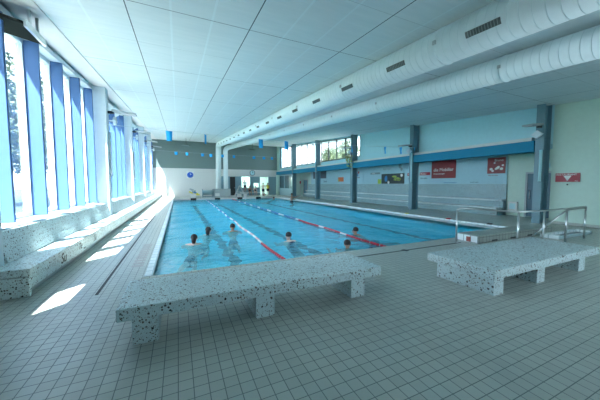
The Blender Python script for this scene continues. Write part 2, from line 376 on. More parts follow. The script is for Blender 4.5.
# right side: cream wall by the camera, niche under the upper wall
struct('wall_right', MB().box(XR, XR+.3, Y0, 5.55, 0, 0, zc), M['cream'])
struct('baseboard_right', MB().box(XR-.015, XR, Y0, 5.55, 0, .11), M['curb'])
uw = MB(); CW0, CW1 = 18.0, 36.9     # clerestory from y=18 to the far wall
uw.box(XR, XR+.3, 5.55, CW0, 3.3, 0, zc)
uw.box(XR, XR+.3, CW0, Y1, 3.3, 3.88); 
uw.hexa([(XR, CW0, zc(CW0)-.12), (XR+.3, CW0, zc(CW0)-.12), (XR+.3, Y1, zc(Y1)-.12), (XR, Y1, zc(Y1)-.12), (XR, CW0, zc(CW0)), (XR+.3, CW0, zc(CW0)), (XR+.3, Y1, zc(Y1)), (XR, Y1, zc(Y1))])
uw.box(XR, XR+.3, CW1, Y1, 3.88, 0, zc)
struct('wall_upper_right', uw, M['upper'])
struct('ceiling_niche', MB().box(XR+.02, 16.2, 5.2, Y1, 3.2, 3.3), M['upper'])
struct('wall_niche', MB().box(NX, NX+.3, 5.2, Y1, 0, 3.2), M['cream'])
struct('wall_niche_end', MB().box(XR+.3, NX, 5.2, 5.4, 0, 3.2), M['cream'])
# outer wall strip above the niche roof is open sky, so the niche needs no more
# far wall
fw = MB()
fw.box(-3.3, 5.2, Y1, Y1+.3, 0, 3.62); struct('wall_far', fw, M['white'])
struct('wall_far_upper', MB().box(-3.3, XR+.3, Y1, Y1+.3, 3.62, 0, zc), M['greyband'])
fw = MB(); fw.box(5.2, XR+.3, Y1, Y1+.3, 2.66, 3.62)
struct('wall_far_band', fw, M['white'])
fw = MB()
wins = [(6.55, 7.3, 0, 2.62), (8.15, 9.40, 1.10, 2.62), (9.9, 10.7, 1.10, 1.75), (10.85, 12.1, 0, 2.62)]
xs = 5.2
for a, b_, z0, z1 in wins:
    fw.box(xs, a, Y1, Y1+.3, 0, 2.66)
    if z0 > 0: fw.box(a, b_, Y1, Y1+.3, 0, z0)
    fw.box(a, b_, Y1, Y1+.3, z1, 2.66); xs = b_
fw.box(xs, XR+.3, Y1, Y1+.3, 0, 2.66)
struct('wall_far_lower', fw, M['bgpanel'])
# room beyond the far windows
br = MB(); br.box(5.0, 14.5, 41.2, 41.3, 0, 3.1); br.box(5.0, 14.5, 37.8, 41.3, 3.0, 3.1); br.box(5.0, 5.1, 38, 41.3, 0, 3.1); br.box(7.6, 7.7, 38, 41.3, 0, 3.1); br.box(14.4, 14.5, 37.8, 41.3, 1.2, 3.1); br.box(5.0, 14.5, 37.8, 38.0, 3.0, 3.2)
struct('wall_beyond', br, M['cream'])
struct('trim_corner_post', MB().box(13.3, XR, Y1-.5, Y1, 0, 2.95).box(13.45, XR, Y1-.4, Y1, 3.5, 0, zc), M['cream'])
lp = bpy.data.lights.new('added_room_fill', 'POINT'); lp.energy = 110; lp.shadow_soft_size = .4; lp.color = (.92, .97, 1)  # added fill light, brightens the room behind the far windows
lo = bpy.data.objects.new('added_room_fill', lp); COL.objects.link(lo); lo.location = (10.2, 39.4, 2.6)
dr = MB(); dr.box(6.57, 7.28, Y1+.05, Y1+.1, .02, 2.6); dro = struct('door_3', dr, M['dark'])
tag(MB().box(7.16, 7.2, Y1-.01, Y1+.05, 1.0, 1.14).build('handle', M['chrome'], dro), 'chrome handle')

# ---------------------------------------------------------------- left windows
def left_window(n, ya, yb, fins, zs=.88):
    root = empty('window_%d' % n, (-3.0, (ya+yb)/2, .88), kind='structure')
    zt = lambda y: zc(y)-.28
    fr = MB(); fr.box(-3.09, -3.0, ya, yb, zs, zs+.1)
    gl = None
    ys = [ya]+[f for f in fins if f > ya+.05]+[yb]
    for y in ys: fr.box(-3.1, -2.99, y-.07, y+.07, zs, 0, zt)
    fr.build('window_frame', M['frame'], root)
    for a, b_ in zip(ys[:-1], ys[1:]):
        if b_-a > .2: MB().box(-3.06, -3.05, a+.06, b_-.06, zs+.08, 0, zt).build('pane', M['glass'], root)
    for f in fins: MB().box(-2.99, -2.74, f-.035, f+.035, .9, 0, lambda y: zc(y)-.2).build('fin', M['fin'], root, .006)
left_window(1, 2.6, 3.7, [], 3.1)  # unseen high window, placed and sized to throw the sun patch
left_window(2, 5.1, 12.3, [5.35, 6.6, 7.95, 9.3, 10.7, 12.05])
for i, (a, b_) in enumerate(((12.75, 18.5), (18.95, 24.7), (25.15, 30.9), (31.35, 37.4))):
    left_window(3+i, a, b_, [a+.3+1.37*k for k in range(4)]+[b_-.22])
for i, y in enumerate(COLY_L):
    o = struct('column_left', MB().box(-2.80, -2.40, y, y+.42, 0, 0, zc), M['col_left'], .01)

# terrazzo seat and window sill back along the left wall
seat = empty('terrazzo_bench', (-2.2, 21, 0), 'long built-in terrazzo bench under the tall windows with faint black lettering', 'bench')
prof = [(-1.97, .09), (-1.94, .40), (-2.39, .40), (-2.39, .09)]
MB().prism_y(prof, 5.0, Y1).build('seat', M['terrazzo'], seat, .012)
MB().box(-2.39, -2.02, 5.0, Y1, 0, .09).build('toe_kick', M['concrete'], seat)
e_ = MB(); e_.box(-2.62, -1.93, 4.93, 5.0, .30, .405); e_.box(-2.30, -1.95, 4.94, 5.0, .0, .285); e_.box(-2.62, -2.315, 4.94, 5.0, 0, .285)
e_.build('end_slab', M['terrazzo'], seat, .006)
text_mesh('lettering', 'Su', .27, M['dark'], seat, (-1.945, 6.05, .16), (0, 1, 0), (.09, 0, 1))
text_mesh('lettering', 'Te', .20, M['dark'], seat, (-1.945, 7.0, .20), (0, 1, 0), (.09, 0, 1))
text_mesh('lettering', '....', .20, M['dark'], seat, (-1.945, 7.3, .16), (0, 1, 0), (.09, 0, 1))
text_mesh('lettering', 'Sb', .24, mat('worn_lettering', (.32, .36, .35), .6), seat, (-1.945, 8.1, .17), (0, 1, 0), (.09, 0, 1))
segs = [(5.44, 12.28)]+[(y+.44, (COLY_L+[37.5+.02])[i+2]-.02) for i, y in enumerate(COLY_L[1:])]
names = ['nearest', 'second', 'third', 'fourth', 'farthest']
for i, (a, b_) in enumerate(segs):
    r = MB(); r.prism_y([(-2.36, .402), (-2.52, .86), (-2.99, .86), (-2.99, .402)], a, b_)
    o = r.build('sill_block', M['terrazzo'], None, .01)
    tag(o, 'sloping terrazzo backrest and sill behind the window bench, %s of the five from the camera' % names[i], 'sill', 'sloping terrazzo sills under the left windows')
    MB().box(-2.99, -2.56, a, b_, .862, .885).build('sill_top', M['frame'], o)
r = MB(); r.box(-2.99, -2.28, 4.9, 5.0, .402, .86); 
tag(r.build('end_block', M['terrazzo'], None, .008), 'small upright terrazzo block closing the near end of the window bench', 'block')

# ---------------------------------------------------------------- right columns, beam, clerestory
for y in COLY_R:
    m_ = MB(); m_.box(13.22, 13.26, y+.07, y+.35, 0, 0, zc); m_.box(13.26, 13.69, y+.19, y+.23, 0, 0, zc); m_.box(13.69, 13.73, y+.07, y+.35, 0, 0, zc)
    struct('column_right', m_, M['steel'], .005)
be = MB(); be.box(13.30, XR, 5.97, Y1-.1, 2.93, 3.38); struct('trim_beam', be, M['blue'], .01)
be = MB(); be.box(13.4, XR, 6.1, Y1-.1, 3.38, 3.53); struct('trim_ledge', be, M['white'])
n = 7
bays = [(18.67, 24.58, 4, 7), (25.03, 30.88, 4, 8), (31.33, 36.8, 4, 9)]
root = empty('window_10', (XR, 18.1, 3.9), kind='structure')
MB().box(XR-.02, XR+.06, 18.0, 18.06, 3.88, 0, lambda y: zc(y)-.1).box(XR-.02, XR+.06, 18.06, 18.24, 3.88, 3.95).build('window_frame', M['dframe'], root)
MB().box(XR+.1, XR+.11, 18.06, 18.24, 3.95, 0, lambda y: zc(y)-.12).build('pane', M['glass'], root)
for a, b_, k, n in bays:
    root = empty('window_%d' % n, (XR, (a+b_)/2, 3.88), kind='structure')
    f = MB(); step = (b_-a)/k; zt = lambda y: zc(y)-.12
    for i in range(k+1): f.box(XR-.02, XR+.06, a+i*step-.05, a+i*step+.05, 3.88, 0, zt)
    f.box(XR-.02, XR+.06, a, b_, 3.88, 3.97)
    f.hexa([(XR-.02, a, zt(a)-.07), (XR+.06, a, zt(a)-.07), (XR+.06, b_, zt(b_)-.07), (XR-.02, b_, zt(b_)-.07), (XR-.02, a, zt(a)), (XR+.06, a, zt(a)), (XR+.06, b_, zt(b_)), (XR-.02, b_, zt(b_))])
    f.build('window_frame', M['dframe'], root)
    for i in range(k): MB().box(XR+.02, XR+.03, a+i*step+.05, a+(i+1)*step-.05, 3.97, 0, lambda y: zc(y)-.19).build('pane', M['glass'], root)

# ---------------------------------------------------------------- tiered terrazzo seating in the niche
TY0, TY1 = 8.0, 31.0
st = empty('tiered_seating', (14.9, (TY0+TY1)/2, 0), 'long two-step grey terrazzo seating along the right wall behind the columns', 'seating')
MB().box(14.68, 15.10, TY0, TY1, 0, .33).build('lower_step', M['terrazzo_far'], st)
MB().box(14.58, 15.12, TY0, TY1, .33, .40).build('step_edge', M['terrazzo'], st, .008)  # paler terrazzo puts the light on the step top into the colour
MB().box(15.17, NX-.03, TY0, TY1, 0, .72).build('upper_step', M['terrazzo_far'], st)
MB().box(15.05, NX-.03, TY0, TY1, .72, .80).build('step_edge', M['terrazzo'], st, .008)  # paler here too, painted light on the upper step
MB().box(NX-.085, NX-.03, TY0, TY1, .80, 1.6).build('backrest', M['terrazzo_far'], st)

# boards and posters above the seating
bd = tag(MB().box(NX-.055, NX-.03, TY0+.02, 30.2, 1.605, 3.19).build('advert_board', M['poster'], None), 'long pale blue advertising board on the wall above the terrazzo seating', 'board')
PXF = NX-.056
def poster(name, label, cat, y_near, y_far, z0, z1, m, th=.02, parent_parts=None):
    r = empty(name, (PXF, (y_near+y_far)/2, z0), label, cat)
    MB().box(PXF-th, PXF, y_near, y_far, z0, z1).build('panel', m, r)
    return r
RT = (0, -1, 0); UP = (0, 0, 1)
p = poster('poster', 'large dark red poster with white lettering die Mobiliar right of the column', 'poster', 10.80, 12.50, 1.97, 3.12, M['dred'])
text_mesh('lettering', 'die Mobiliar', .29, M['letter'], p, (PXF-.025, 12.34, 2.42), RT, UP)
text_mesh('lettering', 'Versicherungen', .13, M['letter'], p, (PXF-.025, 12.34, 2.22), RT, UP)
p = poster('poster', 'red square poster with small white pictures at the right end of the board', 'poster', 8.10, 8.98, 2.16, 3.0, M['dred'])
text_mesh('lettering', 'Bruno', .17, M['letter'], p, (PXF-.025, 8.62, 2.80), RT, UP)
for (y, z, s_) in ((8.78, 2.40, .09), (8.70, 2.30, .07), (8.62, 2.72, .05), (8.48, 2.44, .09), (8.42, 2.50, .07), (8.28, 2.40, .09), (8.22, 2.58, .06), (8.55, 2.40, .06)):
    MB().prism_x([(y+s_*math.cos(t), z+s_*.8*math.sin(t)) for t in [2*PI*q/7+y for q in range(7)]], PXF-.028, PXF-.02).build('picture', M['letter'], p)
text_mesh('caption', 'Mob Services', .09, M['dred'], p, (PXF-.012, 8.92, 2.03), RT, UP)
text_mesh('lettering_row', 'www.schwimmbad.ch', .10, mat('blue_lettering', (.02, .15, .4), .5), bd, (NX-.06, 11.6, 1.66), RT, UP)
text_mesh('lettering_row', 'DUSCHEN', .10, mat('dark_lettering', (.03, .10, .14), .5), bd, (NX-.06, 9.9, 1.66), RT, UP)
for (a, b_, lb) in ((12.62, 13.45, 'small red strip sign just right of the column beside the red poster'), (14.25, 14.55, 'small red strip sign peeking out left of the column beside the photo banner')):
    p = poster('strip_sign', lb, 'sign', a, b_, 2.20, 2.40, M['red'])
    text_mesh('lettering', 'Mobiliar'[:8 if b_-a > .5 else 3], .15, M['letter'], p, (PXF-.025, b_-.06, 2.25), RT, UP)
    text_mesh('caption', 'Die zahlt.'[:10 if b_-a > .5 else 4], .15, M['dark'], p, (PXF-.012, b_-.06, 1.95), RT, UP)
def spots_poster(name, label, y0, y1, z0, z1, base, blobs):
    p = poster(name, label, 'poster', y0, y1, z0, z1, base)
    for mm, lst in blobs:
        for (fy, fz, sy, sz) in lst:
            q = MB(); y = y1-(y1-y0)*fy; z = z0+(z1-z0)*fz
            q.prism_x([(y+sy*math.cos(t)*random.uniform(.7, 1.1), z+sz*math.sin(t)*random.uniform(.7, 1.1)) for t in [2*PI*k/9 for k in range(9)]], PXF-.028, PXF-.02)
            q.build('print', mm, p)
    return p
gm = mat('print_green', (.35, .50, .08), .5); bm_ = mat('print_blue', (.03, .20, .45), .5); wm = M['letter']; om = mat('print_orange', (.62, .16, .05), .5); gy_ = mat('print_grey', (.20, .28, .31), .5)
p = spots_poster('poster', 'dark photo banner with green and white lettering just left of the near column', 14.85, 17.3, 1.62, 2.42, mat('banner_black', (.03, .05, .05), .5),
    [(gm, [(.72, .45, .5, .16), (.6, .7, .3, .1)]), (bm_, [(.22, .5, .18, .3)]), (wm, [(.33, .15, .13, .12), (.9, .8, .15, .12)])])
text_mesh('lettering', 'Getränke', .36, M['dark'], p, (PXF-.035, 16.4, 1.86), RT, UP)
p = poster('poster', 'green corner poster left of the dark photo banner', 'poster', 17.35, 17.75, 1.62, 2.0, gm)
p = poster('poster', 'narrow grey lettered strip left of the dark photo banner', 'poster', 17.5, 18.7, 2.42, 2.58, gy_)
text_mesh('lettering', 'SPORT', .14, M['letter'], p, (PXF-.025, 18.5, 2.45), RT, UP)
p = spots_poster('poster', 'pale poster with a grey tilted emblem above the dark photo banner', 14.9, 17.3, 2.44, 3.15, M['poster'], [(gy_, [(.84, .72, .16, .2), (.9, .4, .12, .16)])])
text_mesh('lettering', 'Badi-Team', .20, gy_, p, (PXF-.025, 17.1, 2.75), RT, UP)
p = spots_poster('poster', 'pale poster with a red and blue bird emblem right of the third column', 19.7, 21.2, 1.75, 2.9, M['poster'], [(M['red'], [(.35, .72, .18, .12), (.55, .82, .12, .14)]), (bm_, [(.45, .6, .1, .14)])])
text_mesh('lettering', 'Apotheke', .22, M['dred'], p, (PXF-.025, 21.1, 2.15), RT, UP)
p = spots_poster('poster', 'dark framed photo poster at the left end of the board', 26.4, 29.6, 2.25, 3.1, mat('photo_dark', (.05, .07, .10), .5), [(gy_, [(.3, .5, .5, .15), (.4, .4, .4, .1)]), (wm, [(.25, .6, .2, .08)])])
p = spots_poster('poster', 'small orange square poster on the board between two columns', 22.9, 23.9, 1.85, 2.3, om, [(gm, [(.1, .3, .1, .15)])])
text_mesh('lettering_row', 'Schule', .3, M['dark'], bd, (NX-.06, 27.0, 1.8), RT, UP)

# right-hand doors
def door(n, y0, y1, z1, m):
    r = empty('door_%d' % n, (NX, (y0+y1)/2, 0), kind='structure')
    MB().box(NX-.07, NX, y0-.08, y0, 0, z1+.08).box(NX-.07, NX, y1, y1+.08, 0, z1+.08).box(NX-.07, NX, y0, y1, z1, z1+.08).build('door_frame', M['concrete'], r)
    MB().box(NX-.04, NX-.005, y0, y1, .02, z1).build('door_leaf', m, r)
    MB().tube([(NX-.1, y1-.12, .9), (NX-.1, y1-.12, 1.3)], .014).box(NX-.1, NX-.04, y1-.13, y1-.11, .92, .94).box(NX-.1, NX-.04, y1-.13, y1-.11, 1.26, 1.28).build('handle', M['chrome'], r)
door(1, 6.2, 7.12, 2.1, M['dglass'])
door(2, 31.3, 32.4, 2.1, mat('blue_door', (.03, .22, .34), .4))
# glazed attendants' cabin under the beam at the far right
cb = empty('cabin_partition', (XR-.05, 34.3, 0), kind='structure'); cb.name = 'wall_cabin'
f = MB(); f.box(XR-.1, XR, 31.4, Y1-.5, 0, 1.0); f.box(XR-.1, XR, 31.4, Y1-.5, 2.75, 2.95)
for y in (31.4, 33.0, 35.0, Y1-.62): f.box(XR-.1, XR, y, y+.12, 1.0, 2.75)
f.build('cabin_frame', M['bgpanel'], cb)
MB().box(XR-.06, XR-.05, 31.5, Y1-.6, 1.0, 2.75).build('pane', mat('cabin_glass', (.06, .12, .15), .1), cb)

# objects on the right wall
bx = empty('wall_box', (NX-.1, 7.75, .25), 'white square box low on the cream wall beside the terrazzo seating', 'box')
MB().box(NX-.14, NX, 7.48, 7.86, .22, .70).build('case', M['white'], bx, .01)
MB().box(NX-.15, NX-.14, 7.54, 7.80, .34, .62).build('cover_plate', M['upper'], bx)
tag(MB().box(NX-.05, NX, 6.3, 6.45, 2.35, 2.55).build('emergency_light', M['upper'], None, .005), 'small grey box lamp on the cream wall above the glass door', 'lamp')
sg = empty('wall_sign', (XR-.02, 5.04, 1.66), 'red sign with white lettering RESTAURANT and white down arrow on the cream wall', 'sign')
MB().box(XR-.02, XR, 4.68, 5.40, 1.68, 2.02).build('panel', M['red'], sg)
MB().box(XR-.024, XR-.02, 4.69, 5.39, 1.925, 2.01).build('lettering_band', mat('band_red', (.30, .02, .04), .5), sg)
text_mesh('lettering', 'RESTAURANT', .098, M['letter'], sg, (XR-.027, 5.375, 1.932), RT, UP)
MB().prism_x([(5.16, 1.92), (4.92, 1.92), (5.04, 1.72)], XR-.024, XR-.02).build('arrow', M['letter'], sg)
text_mesh('caption', 'bitte', .05, M['letter'], sg, (XR-.024, 4.82, 1.70), RT, UP)
tag(MB().ball((XR-.02, 5.03, 1.58), .02, .025, .03).build('wall_hook', M['dark'], None), 'tiny dark hook on the cream wall under the red sign', 'hook')

# ---------------------------------------------------------------- ventilation ducts
def duct_thing(name, label, path, r, seams, vents=None):
    o = empty(name, path[0], label, 'duct', 'round ventilation ducts under the ceiling')
    # smooth corners
    pts = []
    P = [Vector(p) for p in path]
    for i, p in enumerate(P):
        if i in (0, len(P)-1): pts.append(p); continue
        a = (P[i-1]-p); b = (P[i+1]-p); k = min(r*1.6, a.length*.45, b.length*.45)
        for t in [j/7 for j in range(8)]:
            q = (p+a.normalized()*k)*(1-t)**2+p*2*t*(1-t)+(p+b.normalized()*k)*t**2; pts.append(q)
    MB().tube(pts, r, 36).build('duct_pipe', M['duct'], o)
    P0, P1 = P[0], P[1]; d = (P1-P0).normalized()
    rib = MB(); y = P0.y+.1
    while y < min(P1.y-1, 22):
        q = P0+d*((y-P0.y)/d.y); rib.tube([q-d*.006, q+d*.006], r+.002, 36); y += .15 if y < 12 else .3
    rb = rib.build('rib', mat('duct_rib', (.76, .87, .88), .42), o); rb['kind'] = 'stuff'
    for y in seams:
        q = P0+d*((y-P0.y)/d.y); MB().tube([q-d*.02, q+d*.02], r+.012, 36).build('joint_ring', M['duct'], o)
        MB().box(q.x-r*.99-.03, q.x-r*.9, q.y-.03, q.y+.03, q.z-.05, q.z+.02).build('clamp', M['chrome'], o)
    if vents:
        for y in vents:
            g = MB(); L_ = .27; q = P0+d*((y-P0.y)/d.y)
            a0, a1 = math.radians(193), math.radians(210)
            v = []
            for yy in (-L_, L_):
                c_ = q+d*yy
                for a in (a0, (a0+a1)/2, a1):
                    v.append(c_+Vector((math.cos(a), 0, math.sin(a)))*(r+.012))
            g.add(v, [(0, 1, 4, 3), (1, 2, 5, 4)])
            go = g.build('vent', M['vent'], o)
            s_ = MB()
            for k in range(1, 12):
                c_ = q+d*(-L_+2*L_*k/12)
                aa = [a0+(a1-a0)*t/3 for t in range(4)]
                s_.tube([c_+Vector((math.cos(a), 0, math.sin(a)))*(r+.014) for a in aa], .006, 5)
            s_.build('vent_slats', M['vslat'], go)
    return o
d1x, d1r, d2x, d2r = 4.75, .33, 7.0, .285
z1 = lambda y: 3.98+S*y
duct_thing('ventilation_duct', 'thicker white round duct with grey air vents, nearer the windows', [(d1x, Y0, z1(Y0)), (d1x, 34.9, z1(34.9)), (d1x-.1, 34.9, 1.002)], d1r,
           [3.6, 6.75, 9.9, 13.0, 16.1, 19.2, 22.3], [0.9+1.85*k for k in range(18) if 0 <= 0.9+1.85*k < 33])
duct_thing('ventilation_duct', 'thinner white round duct without vents, nearer the right wall', [(d2x, Y0, z1(Y0)+.02), (d2x, 33.6, z1(33.6)+.02), (5.55, 34.7, z1(34.7)-.45), (5.55, 34.7, 1.002)], d2r,
           [3.75, 7.9, 11.0, 14.1, 17.2, 20.3])
o = empty('duct_plinth', (4.9, 34.9, 0), 'low grey box plinth carrying the two vertical duct pipes', 'plinth')
MB().box(4.05, 6.05, 34.3, 35.5, 0, .985).build('casing', M['concrete'], o, .01)
MB().box(4.15, 4.7, 34.28, 34.3, .1, .45).build('access_panel', M['white'], o)

# ---------------------------------------------------------------- terrazzo plank benches in the foreground
def plank_bench(label, x0, x1, y0, y1, legs, lw_, ly0, ly1, z1=.405, z0=.275):
    o = empty('terrazzo_bench', ((x0+x1)/2, (y0+y1)/2, 0), label, 'bench', None)
    MB().box(x0, x1, y0, y1, z0, z1).build('seat', M['terrazzo'], o, .012)
    for lx in legs:
        m_ = MB(); m_.box(lx, lx+lw_, ly0, ly1, 0, z0); m_.build('leg', M['terrazzo'], o, .008)
    return o
plank_bench('long pale terrazzo bench on three blocks beside the near pool edge at left', -.57, 2.66, 2.95, 3.80, (-.45, .80, 2.16), .235, 2.99, 3.70)
plank_bench('broad pale terrazzo bench on three blocks at right in front of the handrail', 3.93, 7.22, 2.13, 3.22, (4.05, 5.20, 6.62), .235, 2.20, 3.12)

# ---------------------------------------------------------------- steps with handrail
cb_ = empty('tiled_curb', (9.2, 4.7, 0), 'low tiled curb beside the pool corner behind the right bench', 'curb')
MB().box(7.28, 11.15, 4.40, 4.98, 0, .20).build('curb_body', M['curb'], cb_, .006)
MB().box(7.262, 7.28, 4.40, 4.98, 0, .205).build('end_tiles', grid_mat('white_end_tiles', 'YZ', .19, (4.40, .01), (.85, .92, .95), (.25, .3, .32), gw=.008, rough=.35), cb_)
MB().box(7.25, 7.262, 4.58, 4.70, .02, .15).build('handprint_mark', mat('red_brown_mark', (.30, .06, .05), .5), cb_)
for k in range(3): MB().box(7.9+.9*k, 8.15+.9*k, 4.392, 4.40, .01, .05).build('drain_hole', M['slot'], cb_)
fb = empty('foot_basin', (10.9, 4.0, 0), 'shallow foot basin with pale tiled rim under the handrail', 'basin')
MB().box(10.0, 12.0, 4.1, 4.2, 0, .10).box(10.0, 12.0, 3.75, 3.83, 0, .07).box(9.95, 10.03, 3.75, 4.2, 0, .10).box(11.95, 12.03, 3.75, 4.2, 0, .10).build('rim', M['gutter'], fb, .005)
MB().box(10.03, 11.95, 3.83, 4.1, 0, .02).build('basin_floor', M['concrete'], fb)
hr = empty('handrail', (8.6, 3.6, 0), 'stainless steel handrail on posts behind the right terrazzo bench', 'handrail')
A = [(6.87, 4.73, .90), (6.90, 4.66, .945), (6.95, 4.5, .95), (7.19, 3.45, .95), (8.11, 3.36, .95), (9.38, 3.41, .95), (10.7, 3.50, .95), (10.80, 3.52, .93), (10.83, 3.53, .85)]
MB().tube(A, .023, 12).build('rail', M['chrome'], hr)
for x, y, t in ((6.87, 4.73, .90), (7.19, 3.45, .95), (8.11, 3.36, .95), (9.38, 3.41, .95), (10.83, 3.53, .85)):
    q = MB().tube([(x, y, 0), (x, y, t)], .023, 12).build('post', M['chrome'], hr)
    MB().tube([(x, y, 0), (x, y, .012)], .05, 14).build('foot_flange', M['chrome'], q)
MB().tube([(8.9, 3.95, .12), (9.36, 3.45, .86), (9.6, 3.44, .91), (10.8, 3.53, .90)], .02, 10).build('lower_rail', M['chrome'], hr)

# small markers along the gutter edge
for x, y, m_, lb in ((11.17, 8.1, M['fred'], 'small red marker block on the right pool edge'), (11.17, 6.33, M['dark'], 'small black marker block on the right pool edge, nearest the camera'), (11.17, 10.5, M['yellow'], 'tiny yellow marker on the right pool edge, farthest of three'),):
    tag(MB().box(x-.06, x+.06, y-.08, y+.08, .004, .05).build('edge_marker', m_, None, .005), lb, 'marker')
mk = MB()
for k in range(11): mk.box(-.86, -.66, 5.9+.2*k, 6.03+.2*k, 0, .002)
tag(mk.build('floor_marking', mat('faded_red_marking', (.47, .43, .42), .6), None), 'faded reddish marking on the deck left of the pool', 'marking')

# ---------------------------------------------------------------- lane ropes
def lane_rope(label, x0, x1, scheme):
    o = empty('lane_rope', (x0, PY0, -.09), label, 'lane rope')
    MB().tube([(x0+(x1-x0)*t/20, PY0+.02+(PY1-PY0-.04)*t/20, -.085) for t in range(21)], .008, 6).build('cable', M['rope'], o)
    n = 62; L_ = (PY1-PY0-.1)/n
    for k in range(n):
        y = PY0+.05+k*L_; x = x0+(x1-x0)*(y-PY0)/(PY1-PY0)+.03*math.sin(y*1.7)
        q = MB()
        for j in range(3):
            a = y+L_*(.04+.31*j); q.tube([(x, a, -.08), (x, a+.02, -.08), (x, a+L_*.27-.02, -.08), (x, a+L_*.27, -.08)], [.02, .034, .034, .02], 8)
        q.build('float', scheme(k, n), o)
def sc1(k, n):
    y = k/n*25
    if y < 1.7: return M['fred']
    if y < 6.5: return (M['fpink'], M['fwhite'])[k % 2]
    return (M['fblue'], M['fwhite'])[(k//2) % 2]
def sc2(k, n):
    y = k/n*25
    if y < 5.2: return M['fwhite'] if k in (5, 9) else M['fred']
    if y > 22: return M['fred']
    return (M['fblue'], M['fwhite'], M['fblue'])[(k//2) % 3] if y > 6 else M['fred']
lane_rope('blue and white lane rope turning pink near the camera, left of the red one', 2.10, 2.72, sc1)
lane_rope('red lane rope turning blue and white farther off, in the middle of the pool', 5.0, 5.5, sc2)
# black lane number blocks at the far end
for k, x in enumerate((1.45, 3.9, 6.35, 8.5)):
    tag(MB().box(x-.28, x+.28, PY1-.06, PY1-.02, -.13, .10).build('lane_marker', M['dark'], None), '%s black lane marker block on the far pool edge, counted from the windows' % ('first', 'second', 'third', 'fourth')[k], 'lane marker', 'black lane markers at the far pool edge')

# ---------------------------------------------------------------- flag ropes across the pool
def flag_line(label, y, zl, zr, sag, xs_, wd, hh, grp, labels, rots=None):
    zf = lambda x: zl+(zr-zl)*(x+2.4)/15.6-sag*(1-((x-5.4)/7.8)**2)
    tag(MB().tube([(-2.4+15.55*t/40, y, zf(-2.4+15.55*t/40)) for t in range(41)], .006, 5).build('flag_rope', M['rope'], None), label, 'rope')
    for x, lb, rot in zip(xs_, labels, rots or [random.uniform(-.6, .6) for _ in xs_]):
        q = MB(); n = 5; vs = []
        for j in range(n+1):
            for i in range(3):
                t = j/n; u = (i/2-.5)*wd*(1-.15*t)
                yy = y+u*math.sin(rot)+.03*math.sin(3*t+i)
                for dy in (0, .006): vs.append((x+u*math.cos(rot), yy+dy, zf(x)-hh*t))
        idx = lambda j, i, s_: (j*3+i)*2+s_
        fs = []
        for j in range(n):
            for i in range(2):
                fs.append((idx(j, i, 0), idx(j, i+1, 0), idx(j+1, i+1, 0), idx(j+1, i, 0))); fs.append((idx(j, i, 1), idx(j+1, i, 1), idx(j+1, i+1, 1), idx(j, i+1, 1)))
            for i in (0, 2): fs.append((idx(j, i, 0), idx(j+1, i, 0), idx(j+1, i, 1), idx(j, i, 1)))
        q.add(vs, fs, True)
        tag(q.build('flag', M['flag'], None), lb, 'flag', grp)
flag_line('thin rope carrying the big blue flags across the pool between the near columns', 11.9, 3.78, 3.82, .16, [-.27, 1.1, 3.5, 4.76, 8.55, 10.85, 12.05, 13.17], .24, .40, 'big blue flags on the nearer rope',
    ['big blue flag under the ceiling, nearest the windows', 'narrow blue flag left of the duct pipes on the nearer rope', 'big blue flag right of the duct pipes in front of the grey wall', 'big blue flag in front of the first clerestory panes', 'small blue flag beside the third steel column', 'blue flag against the pale upper wall, left of two', 'blue flag against the pale upper wall, right of two', 'blue flag hanging against the near steel column'], [.2, 1.15, .3, .35, .8, 1.3, 1.35, .9])
fx = [-.08, .77, 2.03, 2.74, 3.74, 4.77, 6.66, 7.64, 8.46]
on = ['first', 'second', 'third', 'fourth', 'fifth', 'sixth', 'seventh', 'eighth', 'ninth']
flag_line('thin rope carrying the small far flags in front of the grey far wall', 25.0, 4.40, 4.30, .10, fx, .26, .26, 'small blue flags on the farther rope',
    ['%s small blue flag from the windows on the rope before the grey far wall' % w_ for w_ in on])

# ---------------------------------------------------------------- fixtures on the columns
def floodlight(x, y, z, side, label, tube=True):
    o = empty('floodlight', (x, y, z), label, 'floodlight', 'lamps bracketed to the columns')
    m_ = MB(); s_ = side
    m_.hexa([(x+s_*.15, y-.18, z-.02), (x+s_*.95, y-.18, z-.10), (x+s_*.95, y+.18, z-.10), (x+s_*.15, y+.18, z-.02), (x+s_*.15, y-.18, z+.06), (x+s_*.95, y-.18, z-.03), (x+s_*.95, y+.18, z-.03), (x+s_*.15, y+.18, z+.06)])
    m_.build('lamp_housing', M['concrete'], o, .01)
    MB().box(min(x, x+s_*.2), max(x, x+s_*.2), y-.05, y+.05, z-.09, z+.0).build('bracket', M['dark'], o)
    k = MB(); cx = x+s_*.22; k.prism_x([(y-.0, z-.52), (y-.19, z-.36), (y, z-.20), (y+.19, z-.36)], cx-.05, cx+.05)
    k.box(min(x, cx), max(x, cx), y-.02, y+.02, z-.38, z-.34); k.build('spot_head', M['frame'], o)
flr = ['nearest the camera beside the cream wall', 'on the near steel column', 'on the third steel column', 'on the fourth steel column', 'on the farthest steel column']
for i, y in enumerate(COLY_R):
    if i in (0, 1, 2): floodlight(13.22, y+.2, (3.92, 3.98, 4.6)[i], -1, 'grey flat lamp arm on a steel column, '+flr[i])
    if i in (0, 1):
        tag(MB().tube([(13.17, y+.12, 1.7), (13.17, y+.12, 2.95 if i == 0 else 3.5)], .05, 12).build('cable_cover', M['upper'], None), 'pale vertical tube cover on the %s steel column' % ('nearest', 'second')[i], 'tube cover')
for i, y in enumerate(COLY_L[1:]):
    floodlight(-2.40, y+.3, 4.42+.35*i, 1, 'white lamp with square spot head on the %s pale window column' % names[i])
    tag(MB().tube([(-2.36, y+.30, 1.9), (-2.36, y+.30, 3.6)], .035, 10).build('cable_cover', M['frame'], None), 'white vertical tube cover on the %s pale window column' % names[i], 'tube cover')
